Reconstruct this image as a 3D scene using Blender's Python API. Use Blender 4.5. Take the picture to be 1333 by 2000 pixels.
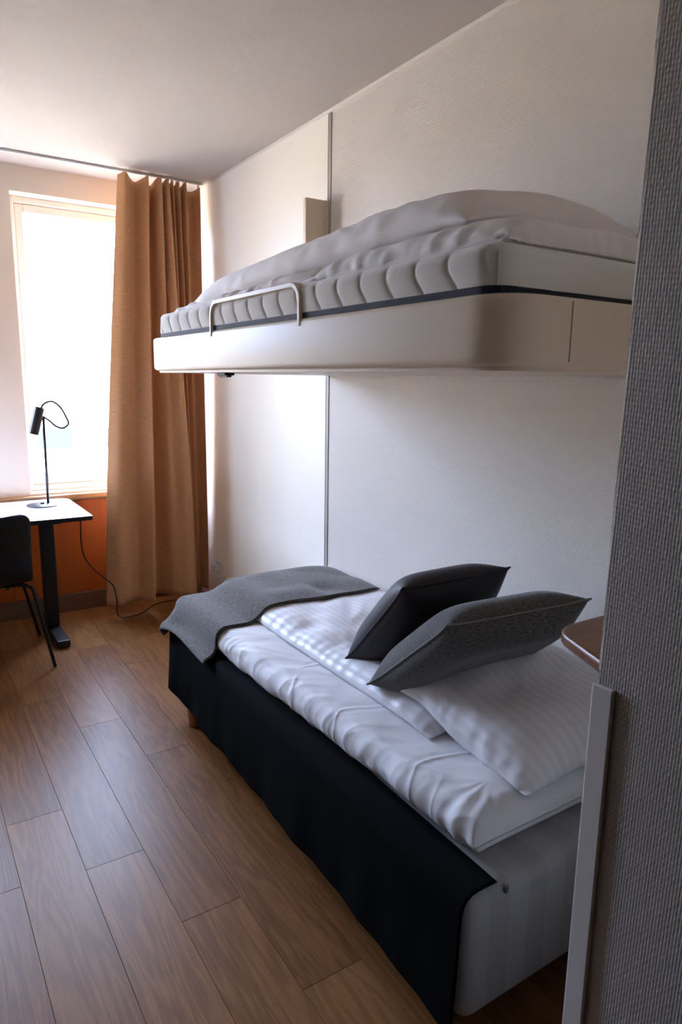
import bpy, bmesh, math, random
import numpy as np
from mathutils import Vector, Matrix

for o in list(bpy.data.objects):
    bpy.data.objects.remove(o, do_unlink=True)
SC = bpy.context.scene
COL = SC.collection
random.seed(4)
RNG = np.random.default_rng(11)

# ------------------------------------------------------------------ camera
# world frame: right wall is X = 0, window wall is Y = 0, floor is Z = 0 (metres)
cam_d = bpy.data.cameras.new('camera')
cam_d.sensor_fit = 'HORIZONTAL'
cam_d.sensor_width = 24.0
cam_d.lens = 24.0
cam_d.clip_start = 0.05
cam = bpy.data.objects.new('camera', cam_d)
COL.objects.link(cam)
Rm = ((0.83985382, -0.09108852, 0.53511536),
      (-0.5426343, -0.16615666, 0.82337111),
      (0.01391333, -0.98188332, -0.18897506))
M4 = Matrix.Identity(4)
for i in range(3):
    M4[i][0] = Rm[i][0]
    M4[i][1] = -Rm[i][1]
    M4[i][2] = -Rm[i][2]
M4[0][3], M4[1][3], M4[2][3] = -1.7474, -4.5350, 1.5
cam.matrix_world = M4
cam_d.dof.use_dof = True
cam_d.dof.focus_distance = 2.3
cam_d.dof.aperture_fstop = 5.6
SC.camera = cam

# ------------------------------------------------------------------ sky, sun, exposure
world = bpy.data.worlds.new('world')
SC.world = world
world.use_nodes = True
wn = world.node_tree.nodes
wl = world.node_tree.links
bg = wn['Background']
bg.inputs['Color'].default_value = (0.52, 0.66, 1.0, 1)
bg.inputs['Strength'].default_value = 29.0
sun_d = bpy.data.lights.new('sun', 'SUN')
sun_d.energy = 40.0
sun_d.angle = math.radians(1.0)
sun_d.color = (1.0, 0.90, 0.76)
sun = bpy.data.objects.new('sun', sun_d)
COL.objects.link(sun)
sun.location = (0, -8, 14)
sun.rotation_euler = (math.radians(48), 0, math.radians(-18))   # shines towards +Y and down, onto the house opposite
SC.view_settings.view_transform = 'Standard'
SC.view_settings.look = 'None'
SC.view_settings.gamma = 1.0
SC.view_settings.use_curve_mapping = False
SC.view_settings.exposure = 1.05
SC.cycles.use_denoising = True
SC.cycles.max_bounces = 10
SC.cycles.diffuse_bounces = 7
SC.cycles.transparent_max_bounces = 12
SC.cycles.sample_clamp_indirect = 12.0

WINDOWS = [(-1.09, -0.17), (-2.32, -1.40)]      # x ranges of the two windows in the far wall
WZ = (0.785, 2.54)
for (xa, xb) in WINDOWS:                        # sampling guides for the sky light in the window openings
    pd = bpy.data.lights.new('sky_portal', 'AREA')
    pd.shape = 'RECTANGLE'
    pd.size = xb - xa
    pd.size_y = WZ[1] - WZ[0]
    pd.cycles.is_portal = True
    po = bpy.data.objects.new('sky_portal', pd)
    COL.objects.link(po)
    po.location = ((xa + xb) / 2, 0.24, (WZ[0] + WZ[1]) / 2)
    po.rotation_euler = (math.radians(-90), 0, 0)

# ------------------------------------------------------------------ materials
MATS = {}


def mat(name, color, rough=0.6, spec=0.5, metal=0.0, sheen=0.0):
    m = bpy.data.materials.new(name)
    m.use_nodes = True
    b = m.node_tree.nodes['Principled BSDF']
    b.inputs['Base Color'].default_value = (*color, 1)
    b.inputs['Roughness'].default_value = rough
    b.inputs['Specular IOR Level'].default_value = spec
    b.inputs['Metallic'].default_value = metal
    if sheen:
        b.inputs['Sheen Weight'].default_value = sheen
        b.inputs['Sheen Roughness'].default_value = 0.5
    MATS[name] = m
    return m


def nd(m, kind, **kw):
    n = m.node_tree.nodes.new(kind)
    for k, v in kw.items():
        if k in n.inputs:
            n.inputs[k].default_value = v
        else:
            setattr(n, k, v)
    return n


def lk(m, a, ao, b, bi):
    m.node_tree.links.new(a.outputs[ao], b.inputs[bi])


def bsdf(m):
    return m.node_tree.nodes['Principled BSDF']


def math_n(m, op, a=None, b=None, va=None, vb=None):
    n = nd(m, 'ShaderNodeMath', operation=op)
    if a is not None:
        m.node_tree.links.new(a, n.inputs[0])
    if b is not None:
        m.node_tree.links.new(b, n.inputs[1])
    if va is not None:
        n.inputs[0].default_value = va
    if vb is not None:
        n.inputs[1].default_value = vb
    return n.outputs[0]


def add_bump(m, height_out, strength, dist):
    b = nd(m, 'ShaderNodeBump')
    b.inputs['Strength'].default_value = strength
    b.inputs['Distance'].default_value = dist
    m.node_tree.links.new(height_out, b.inputs['Height'])
    lk(m, b, 'Normal', bsdf(m), 'Normal')
    return b


def noise_bump(m, scale, strength, dist, detail=3.0, coord='Object'):
    tc = nd(m, 'ShaderNodeTexCoord')
    n = nd(m, 'ShaderNodeTexNoise')
    n.inputs['Scale'].default_value = scale
    n.inputs['Detail'].default_value = detail
    lk(m, tc, coord, n, 'Vector')
    add_bump(m, n.outputs['Fac'], strength, dist)


def ramp_color(m, fac_out, stops, target='Base Color'):
    r = nd(m, 'ShaderNodeValToRGB')
    el = r.color_ramp.elements
    while len(el) < len(stops):
        el.new(0.5)
    for e, (p, c) in zip(el, stops):
        e.position = p
        e.color = (*c, 1)
    m.node_tree.links.new(fac_out, r.inputs['Fac'])
    if target:
        lk(m, r, 'Color', bsdf(m), target)
    return r


def wallpaper(name, color):
    """painted glass-fibre wallpaper: staggered little ovals woven on the diagonal (works on X- and Y-facing walls)"""
    m = mat(name, color, 0.62, 0.35)
    tc = nd(m, 'ShaderNodeTexCoord')
    sp = nd(m, 'ShaderNodeSeparateXYZ')
    lk(m, tc, 'Object', sp, 'Vector')
    u = math_n(m, 'ADD', sp.outputs['X'], sp.outputs['Y'])
    a = math_n(m, 'SINE', math_n(m, 'ADD', math_n(m, 'MULTIPLY', u, vb=620.0), math_n(m, 'MULTIPLY', sp.outputs['Z'], vb=430.0)))
    b = math_n(m, 'SINE', math_n(m, 'SUBTRACT', math_n(m, 'MULTIPLY', u, vb=700.0), math_n(m, 'MULTIPLY', sp.outputs['Z'], vb=400.0)))
    p = math_n(m, 'ADD', math_n(m, 'MULTIPLY', math_n(m, 'MULTIPLY', a, b), vb=0.85), math_n(m, 'MULTIPLY', a, vb=0.15))
    n = nd(m, 'ShaderNodeTexNoise', Scale=220.0, Detail=2.0)
    lk(m, tc, 'Object', n, 'Vector')
    h = math_n(m, 'ADD', p, math_n(m, 'MULTIPLY', n.outputs['Fac'], vb=1.6))
    add_bump(m, h, 0.5, 0.0010)
    return m


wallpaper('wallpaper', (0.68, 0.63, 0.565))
wallpaper('wallpaper_shaded', (0.40, 0.36, 0.315))  # same wallpaper with the shade on the near wall end put into its colour
mat('panel_cream', (0.90, 0.86, 0.76), 0.45, 0.4)
noise_bump(MATS['panel_cream'], 60, 0.05, 0.001)
m = mat('plaster', (0.74, 0.67, 0.585), 0.8, 0.2)
noise_bump(m, 160, 0.25, 0.001)
m = mat('ceiling', (0.51, 0.465, 0.42), 0.9, 0.1)
noise_bump(m, 190, 0.8, 0.0035, 4.0)
mat('white_paint', (0.80, 0.75, 0.68), 0.4)
mat('dark_wall', (0.10, 0.075, 0.055), 0.6)  # dark tone set to cut light bounced in the unseen entry
mat('grey_wall', (0.38, 0.32, 0.26), 0.6)
mat('guard_white', (0.62, 0.58, 0.54), 0.4)
mat('groove', (0.10, 0.09, 0.08), 0.6)
mat('joint_grey', (0.36, 0.335, 0.30), 0.5)
mat('black_metal', (0.008, 0.008, 0.009), 0.42, 0.4)
mat('black_plastic', (0.006, 0.006, 0.007), 0.55, 0.3)
mat('lamp_black', (0.014, 0.014, 0.015), 0.35)
mat('lamp_inner', (0.55, 0.53, 0.5), 0.5)
mat('cable_grey', (0.04, 0.042, 0.04), 0.5)
mat('cord_black', (0.008, 0.007, 0.006), 0.5)
m = mat('desk_white', (0.82, 0.80, 0.80), 0.3)
mat('track_metal', (0.60, 0.58, 0.56), 0.4)
m = mat('bunk_metal', (0.74, 0.62, 0.48), 0.40, 0.18)
noise_bump(m, 9, 0.06, 0.01)
mat('steel', (0.5, 0.5, 0.5), 0.3, 0.5, 1.0)
mat('socket_white', (0.7, 0.68, 0.64), 0.4)


def fabric(name, color, rough=0.85, weave=900.0, strength=0.25, sheen=0.3, coord='Object'):
    m = mat(name, color, rough, 0.2, 0.0, sheen)
    tc = nd(m, 'ShaderNodeTexCoord')
    n = nd(m, 'ShaderNodeTexNoise', Scale=weave, Detail=2.0)
    lk(m, tc, coord, n, 'Vector')
    add_bump(m, n.outputs['Fac'], strength, 0.0006)
    return m


m = fabric('mattress_knit', (0.69, 0.66, 0.61), 0.9, 420)
m = fabric('navy_band', (0.012, 0.014, 0.026), 0.8, 600)
m = fabric('skirt_black', (0.0030, 0.0027, 0.0028), 1.0, 700, 0.25, 0.0)
bsdf(m).inputs['Specular IOR Level'].default_value = 0.06
m = fabric('bunk_linen', (0.75, 0.71, 0.695), 0.8, 240, 0.12, 0.1)
m = fabric('sheet_white', (0.67, 0.65, 0.65), 0.75, 380, 0.1, 0.1)
m = fabric('satin_black', (0.016, 0.013, 0.015), 0.5, 500, 0.1, 0.15)
bsdf(m).inputs['Sheen Tint'].default_value = (0.55, 0.45, 0.5, 1)

# damask: satin stripes along the length of the cloth
m = mat('damask', (0.8, 0.79, 0.81), 0.6, 0.3, 0, 0.1)
tc = nd(m, 'ShaderNodeTexCoord')
sp = nd(m, 'ShaderNodeSeparateXYZ')
lk(m, tc, 'UV', sp, 'Vector')
w = math_n(m, 'SINE', math_n(m, 'MULTIPLY', sp.outputs['X'], vb=2 * math.pi / 0.027))
w = math_n(m, 'GREATER_THAN', w, vb=0.0)
ramp_color(m, w, [(0.0, (0.70, 0.68, 0.685)), (1.0, (0.655, 0.635, 0.645))])
r2 = nd(m, 'ShaderNodeMapRange')
r2.inputs['To Min'].default_value = 0.42
r2.inputs['To Max'].default_value = 0.8
m.node_tree.links.new(w, r2.inputs['Value'])
lk(m, r2, 'Result', bsdf(m), 'Roughness')

# box base ticking: broad tone-on-tone stripes
m = mat('ticking', (0.6, 0.58, 0.56), 0.85, 0.2, 0, 0.1)
tc = nd(m, 'ShaderNodeTexCoord')
sp = nd(m, 'ShaderNodeSeparateXYZ')
lk(m, tc, 'Object', sp, 'Vector')
w = math_n(m, 'SINE', math_n(m, 'MULTIPLY', sp.outputs['X'], vb=2 * math.pi / 0.12))
w = math_n(m, 'GREATER_THAN', w, vb=0.0)
ramp_color(m, w, [(0.0, (0.31, 0.295, 0.28)), (1.0, (0.275, 0.26, 0.25))])


def tweed(name, dark, light, scale):
    m = mat(name, dark, 0.95, 0.1, 0, 0.25)
    tc = nd(m, 'ShaderNodeTexCoord')
    mp = nd(m, 'ShaderNodeMapping')
    mp.inputs['Scale'].default_value = (scale, scale * 6.0, scale)
    n = nd(m, 'ShaderNodeTexNoise', Scale=1.0, Detail=3.0, Roughness=0.7)
    lk(m, tc, 'UV', mp, 'Vector')
    lk(m, mp, 'Vector', n, 'Vector')
    mp2 = nd(m, 'ShaderNodeMapping')
    mp2.inputs['Scale'].default_value = (scale * 5, scale * 2.5, scale)
    n2 = nd(m, 'ShaderNodeTexNoise', Scale=1.0, Detail=2.0)
    lk(m, tc, 'UV', mp2, 'Vector')
    lk(m, mp2, 'Vector', n2, 'Vector')
    s = math_n(m, 'ADD', math_n(m, 'MULTIPLY', n.outputs['Fac'], vb=0.65), math_n(m, 'MULTIPLY', n2.outputs['Fac'], vb=0.35))
    ramp_color(m, s, [(0.38, dark), (0.62, light)])
    add_bump(m, s, 0.5, 0.002)
    return m


tweed('throw_grey', (0.015, 0.012, 0.009), (0.155, 0.124, 0.096), 45.0)
tweed('cushion_grey', (0.012, 0.011, 0.010), (0.135, 0.122, 0.106), 70.0)


mat('piping_grey', (0.16, 0.145, 0.125), 0.9)


def wood(name, stops, grain=(14.0, 1.2, 14.0), scale=6.0, rough=0.4, rnd=True, bump=0.1, coord='Object', spec=0.5):
    m = mat(name, stops[0][1], rough, spec)
    tc = nd(m, 'ShaderNodeTexCoord')
    vec = tc.outputs[coord]
    if rnd:
        oi = nd(m, 'ShaderNodeObjectInfo')
        off = nd(m, 'ShaderNodeVectorMath', operation='ADD')
        sc_ = nd(m, 'ShaderNodeVectorMath', operation='SCALE')
        cx = nd(m, 'ShaderNodeCombineXYZ')
        for k in 'XYZ':
            lk(m, oi, 'Random', cx, k)
        lk(m, cx, 'Vector', sc_, 0)
        sc_.inputs['Scale'].default_value = 60.0
        m.node_tree.links.new(vec, off.inputs[0])
        lk(m, sc_, 'Vector', off, 1)
        vec = off.outputs['Vector']
    mp = nd(m, 'ShaderNodeMapping')
    mp.inputs['Scale'].default_value = grain
    m.node_tree.links.new(vec, mp.inputs['Vector'])
    n1 = nd(m, 'ShaderNodeTexNoise', Scale=scale * 0.16, Detail=3.0)
    n1.inputs['Distortion'].default_value = 0.6
    lk(m, mp, 'Vector', n1, 'Vector')
    # cathedral rings from a distorted slow field
    rings = math_n(m, 'SINE', math_n(m, 'MULTIPLY', n1.outputs['Fac'], vb=46.0))
    n2 = nd(m, 'ShaderNodeTexNoise', Scale=scale * 2.2, Detail=5.0, Roughness=0.7)
    mp2 = nd(m, 'ShaderNodeMapping')
    mp2.inputs['Scale'].default_value = (grain[0] * 1.6, grain[1] * 0.5, grain[2] * 1.6)
    m.node_tree.links.new(vec, mp2.inputs['Vector'])
    lk(m, mp2, 'Vector', n2, 'Vector')
    s = math_n(m, 'ADD', math_n(m, 'MULTIPLY', rings, vb=0.085), math_n(m, 'ADD', math_n(m, 'MULTIPLY', n2.outputs['Fac'], vb=0.62), vb=0.19))
    if rnd:
        s = math_n(m, 'ADD', s, math_n(m, 'MULTIPLY', math_n(m, 'SUBTRACT', oi.outputs['Random'], vb=0.5), vb=0.22))
    ramp_color(m, s, stops)
    add_bump(m, s, bump, 0.0012)
    return m


wood('oak_floor', [(0.18, (0.100, 0.036, 0.010)), (0.5, (0.190, 0.080, 0.026)), (0.85, (0.295, 0.135, 0.049))], rough=0.38, bump=0.10, spec=0.16)
wood('oak_sill', [(0.25, (0.36, 0.19, 0.085)), (0.75, (0.56, 0.33, 0.16))], grain=(1.2, 14, 14), rough=0.35)
wood('veneer', [(0.2, (0.26, 0.054, 0.005)), (0.8, (0.36, 0.088, 0.010))], grain=(9, 9, 0.9), rough=0.38, bump=0.03)
wood('base_wood', [(0.25, (0.075, 0.038, 0.022)), (0.75, (0.14, 0.075, 0.042))], grain=(1.0, 12, 12), rough=0.5)
wood('shelf_wood', [(0.25, (0.10, 0.038, 0.016)), (0.75, (0.20, 0.082, 0.036))], grain=(1.4, 12, 12), rough=0.3, bump=0.04)
wood('leg_wood', [(0.25, (0.28, 0.085, 0.03)), (0.75, (0.40, 0.14, 0.055))], grain=(14, 14, 1.5), rough=0.35)

# curtain: woven, light passes through a little
m = mat('curtain', (0.42, 0.235, 0.125), 0.75, 0.25, 0, 0.1)
tc = nd(m, 'ShaderNodeTexCoord')
mp = nd(m, 'ShaderNodeMapping')
mp.inputs['Scale'].default_value = (14, 240, 1)
n = nd(m, 'ShaderNodeTexNoise', Scale=1.0, Detail=3.0)
lk(m, tc, 'UV', mp, 'Vector')
lk(m, mp, 'Vector', n, 'Vector')
ramp_color(m, n.outputs['Fac'], [(0.3, (0.52, 0.27, 0.125)), (0.7, (0.68, 0.365, 0.175))])
add_bump(m, n.outputs['Fac'], 0.15, 0.0008)
tr = nd(m, 'ShaderNodeBsdfTranslucent')
tr.inputs['Color'].default_value = (0.52, 0.23, 0.09, 1)
mx = nd(m, 'ShaderNodeMixShader')
mx.inputs[0].default_value = 0.05
lk(m, bsdf(m), 'BSDF', mx, 1)
lk(m, tr, 'BSDF', mx, 2)
lk(m, mx, 'Shader', m.node_tree.nodes['Material Output'], 'Surface')

# clear window glass: lets light through, mirrors a little
m = bpy.data.materials.new('glass')
m.use_nodes = True
MATS['glass'] = m
m.node_tree.nodes.remove(m.node_tree.nodes['Principled BSDF'])
t_ = nd(m, 'ShaderNodeBsdfTransparent')
t_.inputs['Color'].default_value = (0.96, 0.98, 0.98, 1)
g_ = nd(m, 'ShaderNodeBsdfGlossy')
g_.inputs['Roughness'].default_value = 0.02
mx = nd(m, 'ShaderNodeMixShader')
mx.inputs[0].default_value = 0.06
lk(m, t_, 'BSDF', mx, 1)
lk(m, g_, 'BSDF', mx, 2)
lk(m, mx, 'Shader', m.node_tree.nodes['Material Output'], 'Surface')

mat('facade', (0.46, 0.37, 0.27), 0.9, 0.2)
mat('facade_frame', (0.34, 0.29, 0.23), 0.6)
mat('facade_pane', (0.0220, 0.0218, 0.0300), 0.6, 0.03)
mat('asphalt', (0.15, 0.13, 0.105), 0.9)


# ------------------------------------------------------------------ mesh helpers
def link(o):
    COL.objects.link(o)
    return o


def tag(o, label=None, cat=None, group=None, kind=None):
    if label:
        o['label'] = label
    if cat:
        o['category'] = cat
    if group:
        o['group'] = group
    if kind:
        o['kind'] = kind
    return o


def empty(name, loc=(0, 0, 0)):
    o = bpy.data.objects.new(name, None)
    o.empty_display_size = 0.05
    o.location = loc
    return link(o)


def from_bm(name, bm, material, parent=None, smooth=False, origin=None):
    me = bpy.data.meshes.new(name)
    if origin is not None:
        bmesh.ops.translate(bm, vec=-Vector(origin), verts=bm.verts)
    bm.normal_update()
    bm.to_mesh(me)
    bm.free()
    me.materials.append(MATS[material])
    if smooth:
        for p in me.polygons:
            p.use_smooth = True
    o = bpy.data.objects.new(name, me)
    if origin is not None:
        o.location = origin
    link(o)
    if parent is not None:
        par(o, parent)
    return o


def par(o, parent):
    """parent with the world place kept (parents here are only translated)"""
    loc = Vector(o.location)
    o.parent = parent
    w = Vector((0, 0, 0))
    q = parent
    while q is not None:
        w += Vector(q.location)
        q = q.parent
    o.location = loc - w


def add_box(bm, lo, hi, bevel=0.0, seg=2):
    r = bmesh.ops.create_cube(bm, size=1.0)
    vs = r['verts']
    for v in vs:
        for k in range(3):
            v.co[k] = lo[k] if v.co[k] < 0 else hi[k]
    if bevel > 0:
        es = list({e for v in vs for e in v.link_edges})
        bmesh.ops.bevel(bm, geom=es, offset=bevel, segments=seg, profile=0.5, affect='EDGES')
    return vs


def box(name, lo, hi, material, parent=None, bevel=0.0, seg=2, smooth=False):
    bm = bmesh.new()
    add_box(bm, lo, hi, bevel, seg)
    return from_bm(name, bm, material, parent, smooth, origin=((lo[0] + hi[0]) / 2, (lo[1] + hi[1]) / 2, lo[2]))


def add_prism(bm, pts, z0, z1):
    vb = [bm.verts.new((p[0], p[1], z0)) for p in pts]
    vt = [bm.verts.new((p[0], p[1], z1)) for p in pts]
    n = len(pts)
    bm.faces.new(vt)
    bm.faces.new(list(reversed(vb)))
    for i in range(n):
        bm.faces.new((vb[i], vb[(i + 1) % n], vt[(i + 1) % n], vt[i]))


def rounded_poly(pts, radii, seg=8):
    out = []
    n = len(pts)
    for i in range(n):
        p0, p1, p2 = Vector(pts[i - 1]), Vector(pts[i]), Vector(pts[(i + 1) % n])
        r = radii[i]
        if r <= 0:
            out.append(tuple(p1))
            continue
        a = p1 + (p0 - p1).normalized() * r
        b = p1 + (p2 - p1).normalized() * r
        for k in range(seg + 1):
            t = k / seg
            q = a * (1 - t) ** 2 + p1 * 2 * t * (1 - t) + b * t * t
            out.append(tuple(q))
    return out


def tube(name, pts, rad, material, parent=None, res=10, smooth_path=True, sub=8):
    P = [Vector(p) for p in pts]
    if smooth_path and len(P) > 2:
        Q = []
        for i in range(len(P) - 1):
            p0 = P[max(i - 1, 0)]; p1 = P[i]; p2 = P[i + 1]; p3 = P[min(i + 2, len(P) - 1)]
            for k in range(sub):
                t = k / sub
                Q.append(0.5 * ((2 * p1) + (p2 - p0) * t + (2 * p0 - 5 * p1 + 4 * p2 - p3) * t * t + (3 * p1 - p0 - 3 * p2 + p3) * t ** 3))
        Q.append(P[-1])
        P = Q
    bm = bmesh.new()
    rings = []
    nrm = None
    for i, p in enumerate(P):
        t = (P[min(i + 1, len(P) - 1)] - P[max(i - 1, 0)]).normalized()
        if nrm is None:
            nrm = t.orthogonal().normalized()
        else:
            nrm = (nrm - t * nrm.dot(t)).normalized()
        bn = t.cross(nrm)
        rr = rad[i] if isinstance(rad, (list, tuple)) else rad
        rings.append([bm.verts.new(p + (nrm * math.cos(a) + bn * math.sin(a)) * rr) for a in [2 * math.pi * k / res for k in range(res)]])
    for a, b in zip(rings[:-1], rings[1:]):
        for k in range(res):
            bm.faces.new((a[k], a[(k + 1) % res], b[(k + 1) % res], b[k]))
    bm.faces.new(list(reversed(rings[0])))
    bm.faces.new(rings[-1])
    o = from_bm(name, bm, material, parent, True, origin=tuple(P[0]))
    return o


def lathe(name, prof, origin, material, parent=None, seg=32, axis=None):
    """prof: list of (radius, height); axis: direction of the height"""
    bm = bmesh.new()
    ax = Vector(axis).normalized() if axis else Vector((0, 0, 1))
    q = Vector((0, 0, 1)).rotation_difference(ax)
    rings = []
    for r, h in prof:
        rings.append([bm.verts.new(q @ Vector((r * math.cos(a), r * math.sin(a), h))) for a in [2 * math.pi * k / seg for k in range(seg)]])
    for a, b in zip(rings[:-1], rings[1:]):
        for k in range(seg):
            bm.faces.new((a[k], a[(k + 1) % seg], b[(k + 1) % seg], b[k]))
    bm.faces.new(list(reversed(rings[0])))
    bm.faces.new(rings[-1])
    o = from_bm(name, bm, material, None, False)
    for p in o.data.polygons:
        p.use_smooth = len(p.vertices) == 4
    es = o.modifiers.new('split', 'EDGE_SPLIT')
    es.split_angle = math.radians(40)
    o.location = origin
    if parent:
        par(o, parent)
    return o


def grid_obj(name, G, material, parent=None, uv=None, closed=False, solid=0.0, origin=None):
    """G: (n,m,3) array -> smooth mesh"""
    n, m_, _ = G.shape
    org = np.array(origin if origin is not None else (0, 0, 0), float)
    verts = (G - org).reshape(-1, 3)
    I = np.arange(n * m_).reshape(n, m_)
    f = np.stack([I[:-1, :-1], I[1:, :-1], I[1:, 1:], I[:-1, 1:]], -1).reshape(-1, 4)
    if closed:
        f2 = np.stack([I[-1, :-1], I[0, :-1], I[0, 1:], I[-1, 1:]], -1)
        f = np.concatenate([f, f2])
    me = bpy.data.meshes.new(name)
    me.from_pydata(verts.tolist(), [], f.tolist())
    me.materials.append(MATS[material])
    if uv is not None:
        ul = me.uv_layers.new(name='UVMap')
        U = uv.reshape(-1, 2)
        idx = np.empty(len(me.loops), dtype=np.int32)
        me.loops.foreach_get('vertex_index', idx)
        ul.data.foreach_set('uv', U[idx].astype(np.float32).ravel())
    me.polygons.foreach_set('use_smooth', [True] * len(me.polygons))
    me.update()
    o = bpy.data.objects.new(name, me)
    o.location = org
    link(o)
    if solid:
        s = o.modifiers.new('solid', 'SOLIDIFY')
        s.thickness = solid
        s.offset = 0.0
    if parent:
        par(o, parent)
    return o


# ------------------------------------------------------------------ little cloth solver (position based, numpy)
def _pair(a, b, L, k, only_long=False):
    d = b - a
    l = np.sqrt((d * d).sum(-1, keepdims=True)) + 1e-9
    e = (l - L) / l
    if only_long:
        e = np.maximum(e, 0)
    c = 0.5 * k * e * d
    a += c
    b -= c


def _sweep(G, Lu, Lv, k, kb):
    # G: (L, n, m, 3)
    Ld = math.hypot(Lu, Lv)
    for s in (0, 1):
        a, b = G[:, s:-1:2], G[:, s + 1::2]
        q = min(a.shape[1], b.shape[1]); _pair(a[:, :q], b[:, :q], Lu, k)
        a, b = G[:, :, s:-1:2], G[:, :, s + 1::2]
        q = min(a.shape[2], b.shape[2]); _pair(a[:, :, :q], b[:, :, :q], Lv, k)
        a, b = G[:, s:-1:2, :-1], G[:, s + 1::2, 1:]
        q = min(a.shape[1], b.shape[1]); _pair(a[:, :q], b[:, :q], Ld, k * 0.35)
        a, b = G[:, s:-1:2, 1:], G[:, s + 1::2, :-1]
        q = min(a.shape[1], b.shape[1]); _pair(a[:, :q], b[:, :q], Ld, k * 0.35)
    if kb > 0:
        for s in range(4):
            a, b = G[:, s:-2:4], G[:, s + 2::4]
            q = min(a.shape[1], b.shape[1]); _pair(a[:, :q], b[:, :q], 2 * Lu, kb)
            a, b = G[:, :, s:-2:4], G[:, :, s + 2::4]
            q = min(a.shape[2], b.shape[2]); _pair(a[:, :, :q], b[:, :, :q], 2 * Lv, kb)


def _normals(G):
    du = np.empty_like(G); dv = np.empty_like(G)
    du[:, 1:-1] = G[:, 2:] - G[:, :-2]; du[:, 0] = G[:, 1] - G[:, 0]; du[:, -1] = G[:, -1] - G[:, -2]
    dv[:, :, 1:-1] = G[:, :, 2:] - G[:, :, :-2]; dv[:, :, 0] = G[:, :, 1] - G[:, :, 0]; dv[:, :, -1] = G[:, :, -1] - G[:, :, -2]
    n = np.cross(du, dv)
    return n / (np.linalg.norm(n, axis=-1, keepdims=True) + 1e-9)


def rbox(lo, hi, r):
    lo, hi = np.array(lo, float), np.array(hi, float)
    c, h = (lo + hi) / 2, (hi - lo) / 2

    def f(P):
        d = P - c
        q = np.abs(d) - (h - r)
        o = np.maximum(q, 0)
        ln = np.linalg.norm(o, axis=-1)
        inside_core = (q <= 0).all(-1)
        near = (~inside_core) & (ln < r)
        sgn = np.sign(d)
        if near.any():
            u = o[near] / (ln[near][:, None] + 1e-9)
            P[near] += sgn[near] * u * (r - ln[near])[:, None]
        if inside_core.any():
            qi = q[inside_core]
            ax = qi.argmax(-1)
            ii = np.arange(len(ax))
            add = np.zeros_like(qi)
            add[ii, ax] = -qi[ii, ax] + r
            P[inside_core] += add * sgn[inside_core]
        return near | inside_core
    return f


def zfield(H, x0, x1, y0, y1):
    """height field collider H[ix,iy]"""
    nx, ny = H.shape

    def f(P):
        x, y = P[..., 0], P[..., 1]
        u = np.clip((x - x0) / (x1 - x0) * (nx - 1), 0, nx - 1.001)
        v = np.clip((y - y0) / (y1 - y0) * (ny - 1), 0, ny - 1.001)
        i, j = u.astype(int), v.astype(int)
        fu, fv = u - i, v - j
        h = H[i, j] * (1 - fu) * (1 - fv) + H[i + 1, j] * fu * (1 - fv) + H[i, j + 1] * (1 - fu) * fv + H[i + 1, j + 1] * fu * fv
        inside = (x > x0) & (x < x1) & (y > y0) & (y < y1)
        hit = inside & (P[..., 2] < h)
        P[..., 2] = np.where(hit, h, P[..., 2])
        return hit
    return f


def wall_x(xm):
    def f(P):
        hit = P[..., 0] > xm
        P[..., 0] = np.minimum(P[..., 0], xm)
        return hit
    return f


def keep_in(xm, ym):
    def f(P):
        hit = (P[..., 0] < xm) | (P[..., 1] < ym)
        P[..., 0] = np.maximum(P[..., 0], xm)
        P[..., 1] = np.maximum(P[..., 1], ym)
        return hit
    return f


def raster(G, x0, x1, y0, y1, nx, ny, base):
    """highest z of point grid G (any (...,3)) on a raster, dilated"""
    H = np.full((nx, ny), base, float)
    # densify by interpolation
    if G.ndim == 3:
        A = G
        for _ in range(2):
            A2 = np.empty((A.shape[0] * 2 - 1, A.shape[1], 3)); A2[::2] = A; A2[1::2] = (A[1:] + A[:-1]) / 2
            A3 = np.empty((A2.shape[0], A2.shape[1] * 2 - 1, 3)); A3[:, ::2] = A2; A3[:, 1::2] = (A2[:, 1:] + A2[:, :-1]) / 2
            A = A3
        G = A
    P = G.reshape(-1, 3)
    i = ((P[:, 0] - x0) / (x1 - x0) * (nx - 1)).round().astype(int)
    j = ((P[:, 1] - y0) / (y1 - y0) * (ny - 1)).round().astype(int)
    ok = (i >= 0) & (i < nx) & (j >= 0) & (j < ny)
    np.maximum.at(H, (i[ok], j[ok]), P[ok, 2])
    return H


def blur(H, k=1):
    for _ in range(k):
        p = np.pad(H, 1, mode='edge')
        H = (p[1:-1, 1:-1] * 2 + p[:-2, 1:-1] + p[2:, 1:-1] + p[1:-1, :-2] + p[1:-1, 2:]) / 6
    return H


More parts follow.
